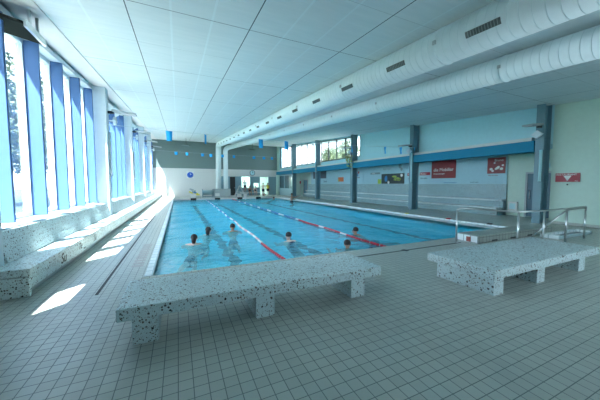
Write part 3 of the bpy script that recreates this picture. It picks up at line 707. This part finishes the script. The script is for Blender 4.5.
o = empty('lamp_panel', (-2.7, 6.8, 4.5), 'large flat lamp panel with dark underside beside the nearest window head', 'lamp')
MB().hexa([(-2.99, 6.45, 4.54), (-2.40, 6.45, 4.42), (-2.40, 7.2, 4.40), (-2.99, 7.2, 4.52), (-2.99, 6.45, 4.60), (-2.40, 6.45, 4.47), (-2.40, 7.2, 4.45), (-2.99, 7.2, 4.58)]).build('underside', mat('dark_grey_panel', (.02, .025, .025), 1, 0, 0), o)
MB().box(-2.40, -2.36, 6.43, 7.22, 4.38, 4.50).build('edge_frame', M['chrome'], o)
MB().box(-2.44, -2.40, 6.7, 6.74, 4.48, 4.80).box(-2.44, -2.40, 7.0, 7.04, 4.48, 4.82).build('hanger', M['chrome'], o)
# window flaps opened inwards in the farther bays
for i, y in enumerate(COLY_L[1:4]):
    z = zc(y)-.52
    q = MB(); q.hexa([(-2.98, y+.9, z+.02), (-2.62, y+.9, z+.28), (-2.62, y+4.6, z+.56), (-2.98, y+4.6, z+.30), (-2.98, y+.9, z+.06), (-2.62, y+.9, z+.33), (-2.62, y+4.6, z+.61), (-2.98, y+4.6, z+.34)])
    tag(q.build('window_flap', M['frame'], None), 'white window flap tilted open above the %s blue-finned bay behind a column' % ('first', 'second', 'third')[i], 'window flap', 'tilted window flaps')

# pendant lamps before the far wall
for x, y, lb in ((.95, 33, 'dark flat pendant lamp hanging before the grey wall, left of the ducts'), (8.6, 33, 'dark flat pendant lamp hanging before the grey wall, right of the ducts')):
    o = empty('pendant_lamp', (x, y, zc(y)-1), lb, 'lamp', 'pendant lamps before the far wall')
    MB().tube([(x, y, zc(y)), (x, y, zc(y)-.75)], .02, 6).build('rod', M['dark'], o)
    MB().tube([(x, y, zc(y)-.72), (x, y, zc(y)-.78), (x, y, zc(y)-.84)], [.12, .42, .42], 16).build('lamp_shade', M['greyband'], o)

# bunch of leaves on the third column
o = empty('leaf_bunch', (13.0, 18.35, 3.2), 'yellow green leaf bunch hanging on the third steel column at beam height', 'plant')
q = MB(); rnd = random.Random(3)
for k in range(150):
    a = rnd.uniform(0, 2*PI); t = rnd.random(); rr = .30*(1-.6*t)+.03; z = 4.0-1.0*t
    c_ = Vector((12.90+rr*.8*math.cos(a)*rnd.random(), 18.35+rr*math.sin(a), z)); d_ = Vector((math.cos(a)*.1, math.sin(a)*.12, rnd.uniform(-.12, .05))); s_ = Vector((-math.sin(a), math.cos(a), .3))*.05
    q.add([c_, c_+d_*.5+s_, c_+d_, c_+d_*.5-s_], [(0, 1, 2, 3)])
lf = q.build('leaves', M['leafy'], o); lf['kind'] = 'stuff'
MB().tube([(12.9, 18.35, 3.0), (12.93, 18.33, 3.5), (13.21, 18.36, 4.05)], .02, 6).build('stem', M['hair'], o)

# ---------------------------------------------------------------- clocks
def clock(x, y, z, r, face, label, square=False):
    o = empty('wall_clock', (x, y, z-r), label, 'clock')
    if square: MB().box(x-r*1.15, x+r*1.15, y-.05, y, z-r*1.15, z+r*1.15).build('backing', M['letter'], o)
    n = 28; yf = y-.05 if square else y
    MB().add([(x+r*math.cos(2*PI*k/n), yf-d_, z+r*math.sin(2*PI*k/n)) for d_ in (0, .04) for k in range(n)], [tuple(range(n)), tuple(range(2*n-1, n-1, -1))]+[(k, (k+1) % n, n+(k+1) % n, n+k) for k in range(n)]).build('clock_face', face, o)
    if not square:
        MB().tube([(x+r*math.cos(2*PI*k/n), yf-.04, z+r*math.sin(2*PI*k/n)) for k in range(n+1)], .035, 6).build('rim', M['dark'], o)
    hm = M['letter'] if square else M['dark']
    MB().box(x-.02, x+.02, yf-.055, yf-.042, z-.03, z+r*.75).build('hand', hm, o)
    MB().hexa([(x-.02, yf-.055, z), (x+.5*r, yf-.055, z+.25*r), (x+.5*r, yf-.042, z+.25*r), (x-.02, yf-.042, z), (x-.02, yf-.055, z+.04), (x+.5*r, yf-.055, z+.32*r), (x+.5*r, yf-.042, z+.32*r), (x-.02, yf-.042, z+.04)]).build('hand', hm, o)
    if square:
        for k in range(12):
            t = 2*PI*k/12; MB().box(x+r*.85*math.cos(t)-.02, x+r*.85*math.cos(t)+.02, yf-.045, yf-.04, z+r*.85*math.sin(t)-.02, z+r*.85*math.sin(t)+.02).build('hour_mark', M['letter'], o)
clock(1.48, Y1, 2.78, .38, mat('blue_clock_face', (.0, .10, .55), .4), 'blue faced clock on a white square on the white far wall', True)
clock(9.72, Y1, 3.18, .36, M['upper'], 'round pale clock with dark rim on the white band above the windows')

# ---------------------------------------------------------------- things on the far deck
o = empty('float_pile', (1.65, 33.8, 0), 'white crate heaped with yellow and blue swimming floats on the far deck', 'crate')
MB().box(1.3, 1.9, 33.5, 34.1, 0, .42).build('crate', M['white'], o, .02)
for k, (x, z, m_, a) in enumerate(((1.35, .60, 'yellow', .5), (1.75, .58, 'fblue', .2), (1.95, .45, 'yellow', -.1), (1.55, .80, 'concrete', .8), (1.68, .70, 'steel', -.4), (1.45, .95, 'concrete', .3), (2.1, .33, 'yellow', 0))):
    q = MB().box(-.22, .22, -.13, .13, -.08, .08)
    q.build('foam_float', M[m_], o, .02, Matrix.Translation((x, 33.7+.1*(k % 3), z)) @ Matrix.Rotation(a, 4, 'Y'))
o = empty('rope_reel', (3.3, 34.4, 0), 'wire reel trolley for lane ropes standing left of the duct plinth', 'trolley')
for x in (2.7, 3.9):
    n = 20; MB().tube([(x, 34.4+.42*math.cos(2*PI*k/n), .55+.42*math.sin(2*PI*k/n)) for k in range(n+1)], .025, 6).build('wheel', M['steel'], o)
MB().tube([(2.65, 34.4, .55), (3.95, 34.4, .55)], .30, 14).build('wound_rope', mat('wound_rope', (.30, .42, .46), .8), o)
MB().box(2.7, 3.9, 34.15, 34.22, .05, .1).box(2.7, 3.9, 34.6, 34.66, .05, .1).box(2.68, 2.74, 34.1, 34.7, .03, .6).box(3.86, 3.92, 34.1, 34.7, .03, .6).build('frame', M['steel'], o)
# white triangular frame (steps)
o = empty('step_frame', (6.95, 33.2, 0), 'white triangular metal frame standing on the far deck', 'frame')
for y in (33.0, 33.5):
    MB().tube([(6.3, y, .0), (7.0, y, 1.42), (7.75, y, 0)], .035, 6).build('leg', M['white'], o)
    MB().tube([(6.65, y, .6), (7.4, y, .6)], .03, 6).build('crossbar', M['white'], o)
for t in (.3, .6, .9): MB().box(6.3+.7*t-.05, 6.3+.7*t+.05, 33.0, 33.5, 1.42*t-.02, 1.42*t+.02).build('tread', M['white'], o)
# starting blocks
def block(x, label):
    o = empty('starting_block', (x, 31.0, 0), label, 'starting block', 'white starting blocks on the far deck')
    MB().box(x-.28, x+.28, 30.75, 31.3, .42, .5).build('platform', M['white'], o, .01)
    MB().box(x-.2, x+.2, 30.95, 31.2, 0, .42).build('pedestal', M['white'], o)
block(6.5, 'low white starting block at the far pool edge before the triangular frame')
block(7.15, 'low white starting block at the far pool edge, right one of the pair')
# low rail and bench behind them
o = empty('deck_bench', (9.0, 36.3, 0), 'low pale bench along the glazed far wall', 'bench')
MB().box(7.7, 10.6, 36.1, 36.5, .40, .46).build('seat', M['white'], o)
for x in (7.9, 9.1, 10.4): MB().box(x, x+.06, 36.15, 36.45, 0, .40).build('leg', M['steel'], o)
o = empty('sports_bag', (10.55, 34.6, 0), 'small dark bag on the far deck between two standing people', 'bag')
MB().ball((10.55, 34.6, .17), .24, .15, .17).build('body', M['dark'], o)
MB().tube([(10.45, 34.6, .3), (10.55, 34.6, .42), (10.65, 34.6, .3)], .012, 5).build('handle', M['dark'], o)
# tall shower post by the fourth right column
o = empty('shower_post', (13.9, 30.4, 0), 'slim upright pole with small red box near the far right door', 'pole')
MB().tube([(13.95, 30.2, 0), (13.95, 30.2, 2.2), (13.8, 30.0, 2.3)], .03, 8).build('pole', M['chrome'], o)
MB().box(13.85, 13.95, 30.05, 30.25, 1.65, 1.95).build('box', M['fred'], o)

# ---------------------------------------------------------------- people
def skinned(name, J, E, m, parent, extra=None, sub=1):
    """one continuous surface grown over joints; J: key -> (point, radius)"""
    keys = list(J); idx = {k: i for i, k in enumerate(keys)}; off = wloc(parent)
    me = bpy.data.meshes.new('tmp'); me.from_pydata([Vector(J[k][0]) for k in keys], [(idx[a], idx[b]) for a, b in E], [])
    o = bpy.data.objects.new('tmp', me); COL.objects.link(o)
    md = o.modifiers.new('skin', 'SKIN'); md.use_smooth_shade = True; md.branch_smoothing = .6
    if not me.skin_vertices:
        bm = bmesh.new(); bm.from_mesh(me); bm.verts.layers.skin.new(); bm.to_mesh(me); bm.free()
    for i, k in enumerate(keys):
        r = J[k][1]; me.skin_vertices[0].data[i].radius = (r, r) if not isinstance(r, tuple) else r
        me.skin_vertices[0].data[i].use_root = (i == 0)
    sb = o.modifiers.new('sub', 'SUBSURF'); sb.levels = sub; sb.render_levels = sub
    dg = bpy.context.evaluated_depsgraph_get(); dg.update()
    ev = bpy.data.meshes.new_from_object(o.evaluated_get(dg))
    vs = [v.co.copy() for v in ev.vertices]; fs = [tuple(p.vertices) for p in ev.polygons]
    bpy.data.objects.remove(o); bpy.data.meshes.remove(me); bpy.data.meshes.remove(ev)
    mb = MB(); mb.add(vs, fs, True)
    if extra: extra(mb)
    return mb.build(name, m, parent)
def hand(J, E, key, wrist, d, side):
    """palm with five bent fingers at the end of a forearm"""
    w_ = Vector(wrist); d = Vector(d).normalized(); s_ = d.cross(Vector((0, 0, 1)))
    s_ = (s_ if s_.length > .1 else Vector((1, 0, 0))).normalized()*side; n_ = s_.cross(d).normalized()
    J[key+'p'] = (w_+d*.055, (.038, .018)); E.append((key, key+'p'))
    for i, (o_, l) in enumerate(((-.030, .060), (-.011, .075), (.011, .072), (.030, .058))):
        a = w_+d*.09+s_*o_; J[key+'f%d' % i] = (a, .010); J[key+'g%d' % i] = (a+d*l*.5+n_*.01, .009); J[key+'h%d' % i] = (a+d*l+n_*.03, .007)
        E += [(key+'p', key+'f%d' % i), (key+'f%d' % i, key+'g%d' % i), (key+'g%d' % i, key+'h%d' % i)]
    t = w_+d*.04+s_*(-.045); J[key+'t'] = (t, .011); J[key+'u'] = (t+d*.035-s_*.02, .009); E += [(key+'p', key+'t'), (key+'t', key+'u')]
def figure(name, label, loc, head, J2, skinm, hairc=None, look=(0, 1), tex=None, grp=None, hair_len=0, clothes=()):
    """J2: dict of local joints relative to loc with x = person's right, y = forward"""
    fx_, fy_ = Vector((look[0], look[1], 0)).normalized().to_tuple()[:2]
    def W(p): return Vector((loc[0]+p[0]*fy_+p[1]*fx_, loc[1]-p[0]*fx_+p[1]*fy_, loc[2]+p[2]))
    root = empty(name, loc, label, 'person', grp)
    J = {}; E = []
    for k, (p, r) in J2['J'].items(): J[k] = (W(p), r)
    E += J2['E']
    for key, prev, side in J2.get('hands', []):
        hand(J, E, key, J[key][0], J[key][0]-J[prev][0], side)
    H = Vector(head)
    J['neck'] = (W(H+Vector((0, -.01, -.15))), .055); J['chin'] = (W(H+Vector((0, .01, -.06))), (.062, .070)); J['skull'] = (W(H+Vector((0, 0, .02))), (.078, .092)); J['crown'] = (W(H+Vector((0, -.005, .075))), (.055, .065))
    E += [('chest', 'neck'), ('neck', 'chin'), ('chin', 'skull'), ('skull', 'crown')]
    def face(mb):
        for c_, r_ in (((0, .105, -.01), (.013, .02, .022)), ((-.078, 0, -.005), (.012, .018, .03)), ((.078, 0, -.005), (.012, .018, .03)), ((0, .088, -.055), (.025, .010, .008))):
            w__ = W(H+Vector(c_)); mb.ball(w__, r_[0]+.004, r_[1]*.8, r_[2], 8, 6)
    body = skinned('body', J, E, skinm, root, face)
    for sx in (-.03, .03):
        e = W(H+Vector((sx, .088, .012))); MB().ball(e, .011, .011, .009, 8, 6).build('eye', M['dark'], root)
    q = MB(); c_ = W(H+Vector((0, -.018, .04))); q.ball(c_, .093, .100, .098, 18, 12, -.42)
    if hair_len:
        q.tube([W(H+Vector((0, -.08, .03))), W(H+Vector((0, -.115, -.05))), W(H+Vector((0, -.11, -.12-hair_len)))], [.07, .065, .03], 10)
    q.build('hair', hairc or M['hair'], root)
    for cname, cm, pts, rr in clothes:
        MB().tube([W(p) for p in pts], rr, 16).build(cname, cm, root)
    return root
def swim_joints(reach=.5, side=1, lift=.0):
    J = {'pelvis': ((0, -.62, -.36), .12), 'waist': ((0, -.42, -.27), .11), 'chest': ((0, -.14, -.09), (.18, .12)),
         'shr': ((.17, -.08, -.045), .078), 'shl': ((-.17, -.08, -.045), .078),
         'elr': ((.34, .08, -.13), .048), 'ell': ((-.34, .08, -.13), .048), 'wrr': ((.28, reach*.7, -.13), .030), 'wrl': ((-.28, reach*.7, -.13), .030),
         'hir': ((.10, -.72, -.38), .085), 'hil': ((-.10, -.72, -.38), .085), 'knr': ((.16, -1.12, -.42), .058), 'knl': ((-.16, -1.12, -.42), .058), 'anr': ((.14, -1.5, -.38), .036), 'anl': ((-.14, -1.5, -.38), .036), 'ftr': ((.15, -1.68, -.40), .03), 'ftl': ((-.15, -1.68, -.40), .03)}
    E = [('pelvis', 'waist'), ('waist', 'chest'), ('chest', 'shr'), ('chest', 'shl'), ('shr', 'elr'), ('shl', 'ell'), ('elr', 'wrr'), ('ell', 'wrl'),
         ('pelvis', 'hir'), ('pelvis', 'hil'), ('hir', 'knr'), ('hil', 'knl'), ('knr', 'anr'), ('knl', 'anl'), ('anr', 'ftr'), ('anl', 'ftl')]
    return {'J': J, 'E': E, 'hands': [('wrr', 'elr', 1), ('wrl', 'ell', -1)]}
def stand_joints(H=1.75, arm='down', lean=0):
    k = H/1.75
    J = {'pelvis': ((0, 0, .95), (.14, .11)), 'waist': ((0, 0, 1.12), (.125, .095)), 'chest': ((0, 0, 1.36), (.16, .11)),
         'shr': ((.19, 0, 1.42), .062), 'shl': ((-.19, 0, 1.42), .062),
         'hir': ((.10, 0, .86), .09), 'hil': ((-.10, 0, .86), .09), 'knr': ((.11, .02, .48), .06), 'knl': ((-.11, .02, .48), .06), 'anr': ((.11, -.02, .09), .038), 'anl': ((-.11, -.02, .09), .038),
         'ftr': ((.13, .13, .035), .032), 'ftl': ((-.13, .13, .035), .032)}
    if arm == 'hips': J.update({'elr': ((.38, -.06, 1.18), .045), 'ell': ((-.38, -.06, 1.18), .045), 'wrr': ((.20, .08, 1.04), .028), 'wrl': ((-.20, .08, 1.04), .028)})
    else: J.update({'elr': ((.27, -.02, 1.14), .045), 'ell': ((-.27, -.02, 1.14), .045), 'wrr': ((.28, .06, .90), .028), 'wrl': ((-.28, .06, .90), .028)})
    J = {a: (tuple(c_*k for c_ in p), r) for a, (p, r) in J.items()}
    E = [('pelvis', 'waist'), ('waist', 'chest'), ('chest', 'shr'), ('chest', 'shl'), ('shr', 'elr'), ('shl', 'ell'), ('elr', 'wrr'), ('ell', 'wrl'),
         ('pelvis', 'hir'), ('pelvis', 'hil'), ('hir', 'knr'), ('hil', 'knl'), ('knr', 'anr'), ('knl', 'anl'), ('anr', 'ftr'), ('anl', 'ftl')]
    return {'J': J, 'E': E, 'hands': [('wrr', 'elr', 1), ('wrl', 'ell', -1)]}
WZ = -.02
def swimmer(label, x, y, look, skinm, hair_len=0, hairc=None, top=None, z=-.085):
    cl = [('swimsuit', top, [(0, -.72, -.37), (0, -.42, -.27), (0, -.15, -.13)], [.13, .125, .155])] if top else [('swim_shorts', M['navy'], [(0, -.78, -.385), (0, -.66, -.37), (0, -.55, -.33)], [.16, .165, .14])]
    figure('person', label, (x, y, z), (0, .02, .12), swim_joints(), skinm, hairc, look, None, 'swimmers in the pool', hair_len, cl)
pale = mat('pale_skin', (.72, .50, .42), .45); tan = mat('tanned_skin', (.42, .24, .16), .45)
swimmer('swimmer with dark bun and bare pale shoulders, nearest on the left', .38, 8.1, (.2, 1), pale, .04)
swimmer('swimmer with dark ponytail just behind the nearest left one', .88, 9.3, (.3, 1), pale, .06)
swimmer('swimmer with dark hair alone between the left pair and the first lane rope', 1.76, 9.7, (.15, 1), tan, .0)
swimmer('swimmer with black cap between the two lane ropes', 2.98, 7.3, (-.1, 1), pale, 0, M['dark'], M['navy'])
swimmer('swimmer head and shoulders just beyond the red lane rope', 5.36, 7.2, (-1, .3), tan)
swimmer('swimmer whose dark head shows just over the near pool edge', 4.09, 5.86, (-.3, -1), tan, z=-.14)
swimmer('distant swimmer with only the dark head showing before the far right corner', 9.75, 28.3, (1, .2), tan)
# person waist-deep by the right edge, arm stretched out onto the deck
sj = stand_joints(1.75)
J = dict(sj['J']); J['elr'] = ((.30, .30, 1.40), .045); J['wrr'] = ((.34, .56, 1.52), .028); J['ell'] = ((-.28, .2, 1.2), .045); J['wrl'] = ((-.20, .42, 1.15), .028)
E = list(sj['E'])
# legs folded back: half kneeling on the pool step so the feet stay on the pool floor
J['pelvis'] = ((0, 0, .95), (.14, .11)); J['knr'] = ((.12, .22, .62), .06); J['knl'] = ((-.12, .22, .62), .06); J['anr'] = ((.12, -.16, .55), .038); J['anl'] = ((-.12, -.16, .55), .038); J['ftr'] = ((.12, -.30, .55), .03); J['ftl'] = ((-.12, -.30, .55), .03)
figure('person', 'person waist deep at the right pool edge reaching an arm towards the deck', (9.95, 23.6, -1.08), (0, .02, 1.66), {'J': J, 'E': E, 'hands': sj['hands']}, tan, None, (1, -.1), None, None, 0,
       [('swim_shorts', M['navy'], [(0, 0, .84), (0, 0, .95), (0, 0, 1.05)], [.17, .165, .14])])
def shorts(): return [('swim_shorts', M['navy'], [(0, 0, .66), (0, 0, .80), (0, 0, .95), (0, 0, 1.02)], [.17, .18, .165, .145])]
figure('person', 'person in dark swim shorts seen from behind on the far deck', (9.62, 31.9, 0), (0, .02, 1.63), stand_joints(1.75, 'hips'), pale, None, (-.2, 1), None, None, 0, shorts())
figure('person', 'person in yellow vest and dark shorts beside the cream corner post', (10.98, 34.3, 0), (0, .02, 1.63), stand_joints(1.75), tan, None, (.5, 1), None, None, 0,
       shorts()+[('vest', M['yellow'], [(0, 0, 1.0), (0, 0, 1.2), (0, 0, 1.38), (0, 0, 1.46)], [.16, .155, .185, .10])])
figure('person', 'person in white top and dark shorts standing on the low far bench', (8.35, 36.3, .46), (0, .02, 1.63), stand_joints(1.75), tan, None, (-.3, -1), None, None, 0,
       shorts()+[('top', M['letter'], [(0, 0, 1.0), (0, 0, 1.2), (0, 0, 1.38), (0, 0, 1.46)], [.16, .155, .185, .10])])
def sit_joints():
    J = {'pelvis': ((0, 0, .56), (.14, .11)), 'waist': ((0, .02, .74), (.125, .095)), 'chest': ((0, .06, .96), (.155, .11)), 'shr': ((.18, .06, 1.02), .06), 'shl': ((-.18, .06, 1.02), .06),
         'elr': ((.24, .14, .78), .045), 'ell': ((-.24, .14, .78), .045), 'wrr': ((.14, .36, .66), .028), 'wrl': ((-.14, .36, .66), .028),
         'hir': ((.10, .08, .55), .085), 'hil': ((-.10, .08, .55), .085), 'knr': ((.13, .48, .53), .06), 'knl': ((-.13, .48, .53), .06), 'anr': ((.13, .46, .09), .038), 'anl': ((-.13, .46, .09), .038), 'ftr': ((.14, .60, .035), .032), 'ftl': ((-.14, .60, .035), .032)}
    E = [('pelvis', 'waist'), ('waist', 'chest'), ('chest', 'shr'), ('chest', 'shl'), ('shr', 'elr'), ('shl', 'ell'), ('elr', 'wrr'), ('ell', 'wrl'),
         ('pelvis', 'hir'), ('pelvis', 'hil'), ('hir', 'knr'), ('hil', 'knl'), ('knr', 'anr'), ('knl', 'anl'), ('anr', 'ftr'), ('anl', 'ftl')]
    return {'J': J, 'E': E, 'hands': [('wrr', 'elr', 1), ('wrl', 'ell', -1)]}
for x, lb, m_ in ((9.0, 'person sitting on the low far bench, left of two', tan), (9.75, 'person sitting on the low far bench, right of two', pale)):
    figure('person', lb, (x, 36.3, 0), (0, .09, 1.22), sit_joints(), m_, None, (0, -1), None, None, 0, [('swimwear', M['navy'], [(0, 0, .50), (0, .01, .62), (0, .04, .85)], [.15, .155, .15])])

# ---------------------------------------------------------------- outside: lawn and trees
lawn = mat('lawn', (.02, .036, .014), .9)
struct('ground_outside', MB().box(-90, -8.0, -40, 120, -.5, -.2).box(24, 90, -40, 120, -.5, -.2), lawn)
struct('ground_bounce_strip', MB().box(-8.0, -3.3, -40, 120, -.5, -.2).box(16.5, 24, -40, 120, -.5, -.2), mat('added_bounce_paving', (.42, .44, .42), .8))  # unseen pale strips added to bounce daylight up to the ceiling
leafm = mat('tree_leaves', (.055, .085, .035), .8); bark = mat('bark', (.10, .08, .06), .9)
def tree(x, y, h_, r, label, seed):
    rnd = random.Random(seed)
    o = empty('tree', (x, y, -.2), label, 'tree', 'trees outside the windows')
    t = MB(); t.tube([(x, y, -.2), (x+.1, y, h_*.35), (x, y+.2, h_*.7)], [.22, .16, .07], 8)
    for k in range(6):
        a = rnd.uniform(0, 6.28); t.tube([(x, y, h_*.35+.05*k*h_), (x+math.cos(a)*r*.6, y+math.sin(a)*r*.6, h_*.55+.05*k*h_)], [.08, .03], 5)
    t.build('trunk', bark, o)
    q = MB()
    for k in range(5200):
        while True:
            p = Vector((rnd.uniform(-1, 1), rnd.uniform(-1, 1), rnd.uniform(-1, 1)))
            if .25 < p.length < 1: break
        lump = 1+.18*math.sin(5*p.x+seed)+.15*math.sin(6*p.y+seed*2)
        c_ = Vector((x+p.x*r*lump, y+p.y*r*lump, h_*.60+p.z*h_*.42))
        a = Vector((rnd.uniform(-1, 1), rnd.uniform(-1, 1), rnd.uniform(-1, 1))).normalized()*.24; b = a.cross(Vector((rnd.uniform(-1, 1), rnd.uniform(-1, 1), 1))).normalized()*.11
        q.add([c_-a, c_+b, c_+a, c_-b], [(0, 1, 2, 3)])
    c = q.build('crown', leafm, o); c['kind'] = 'stuff'
tl = ['nearest the camera', 'second from the camera', 'third from the camera', 'fourth from the camera', 'fifth from the camera']
for i, (x, y, h_, r) in enumerate(((-13.2, 29.5, 11.8, 4.3), (-14.5, 39, 12.5, 4.2), (-14, 50, 14, 4.6), (-15, 61, 14, 4.0), (-13, 75, 15, 4.2))):
    tree(x, y, h_, r, 'leafy tree on the lawn outside the tall windows, '+['in the first wide pane', 'right of the nearest tree', 'in the second pane', 'in the third pane', 'farthest along the lawn'][i], 11+i)
for i, (x, y, h_, r) in enumerate(((32, 46, 10.5, 3.2), (36, 60, 11, 3.0))):
    tree(x, y, h_, r, 'tree top seen through the high right-hand windows, '+('right one', 'left one')[i], 31+i)
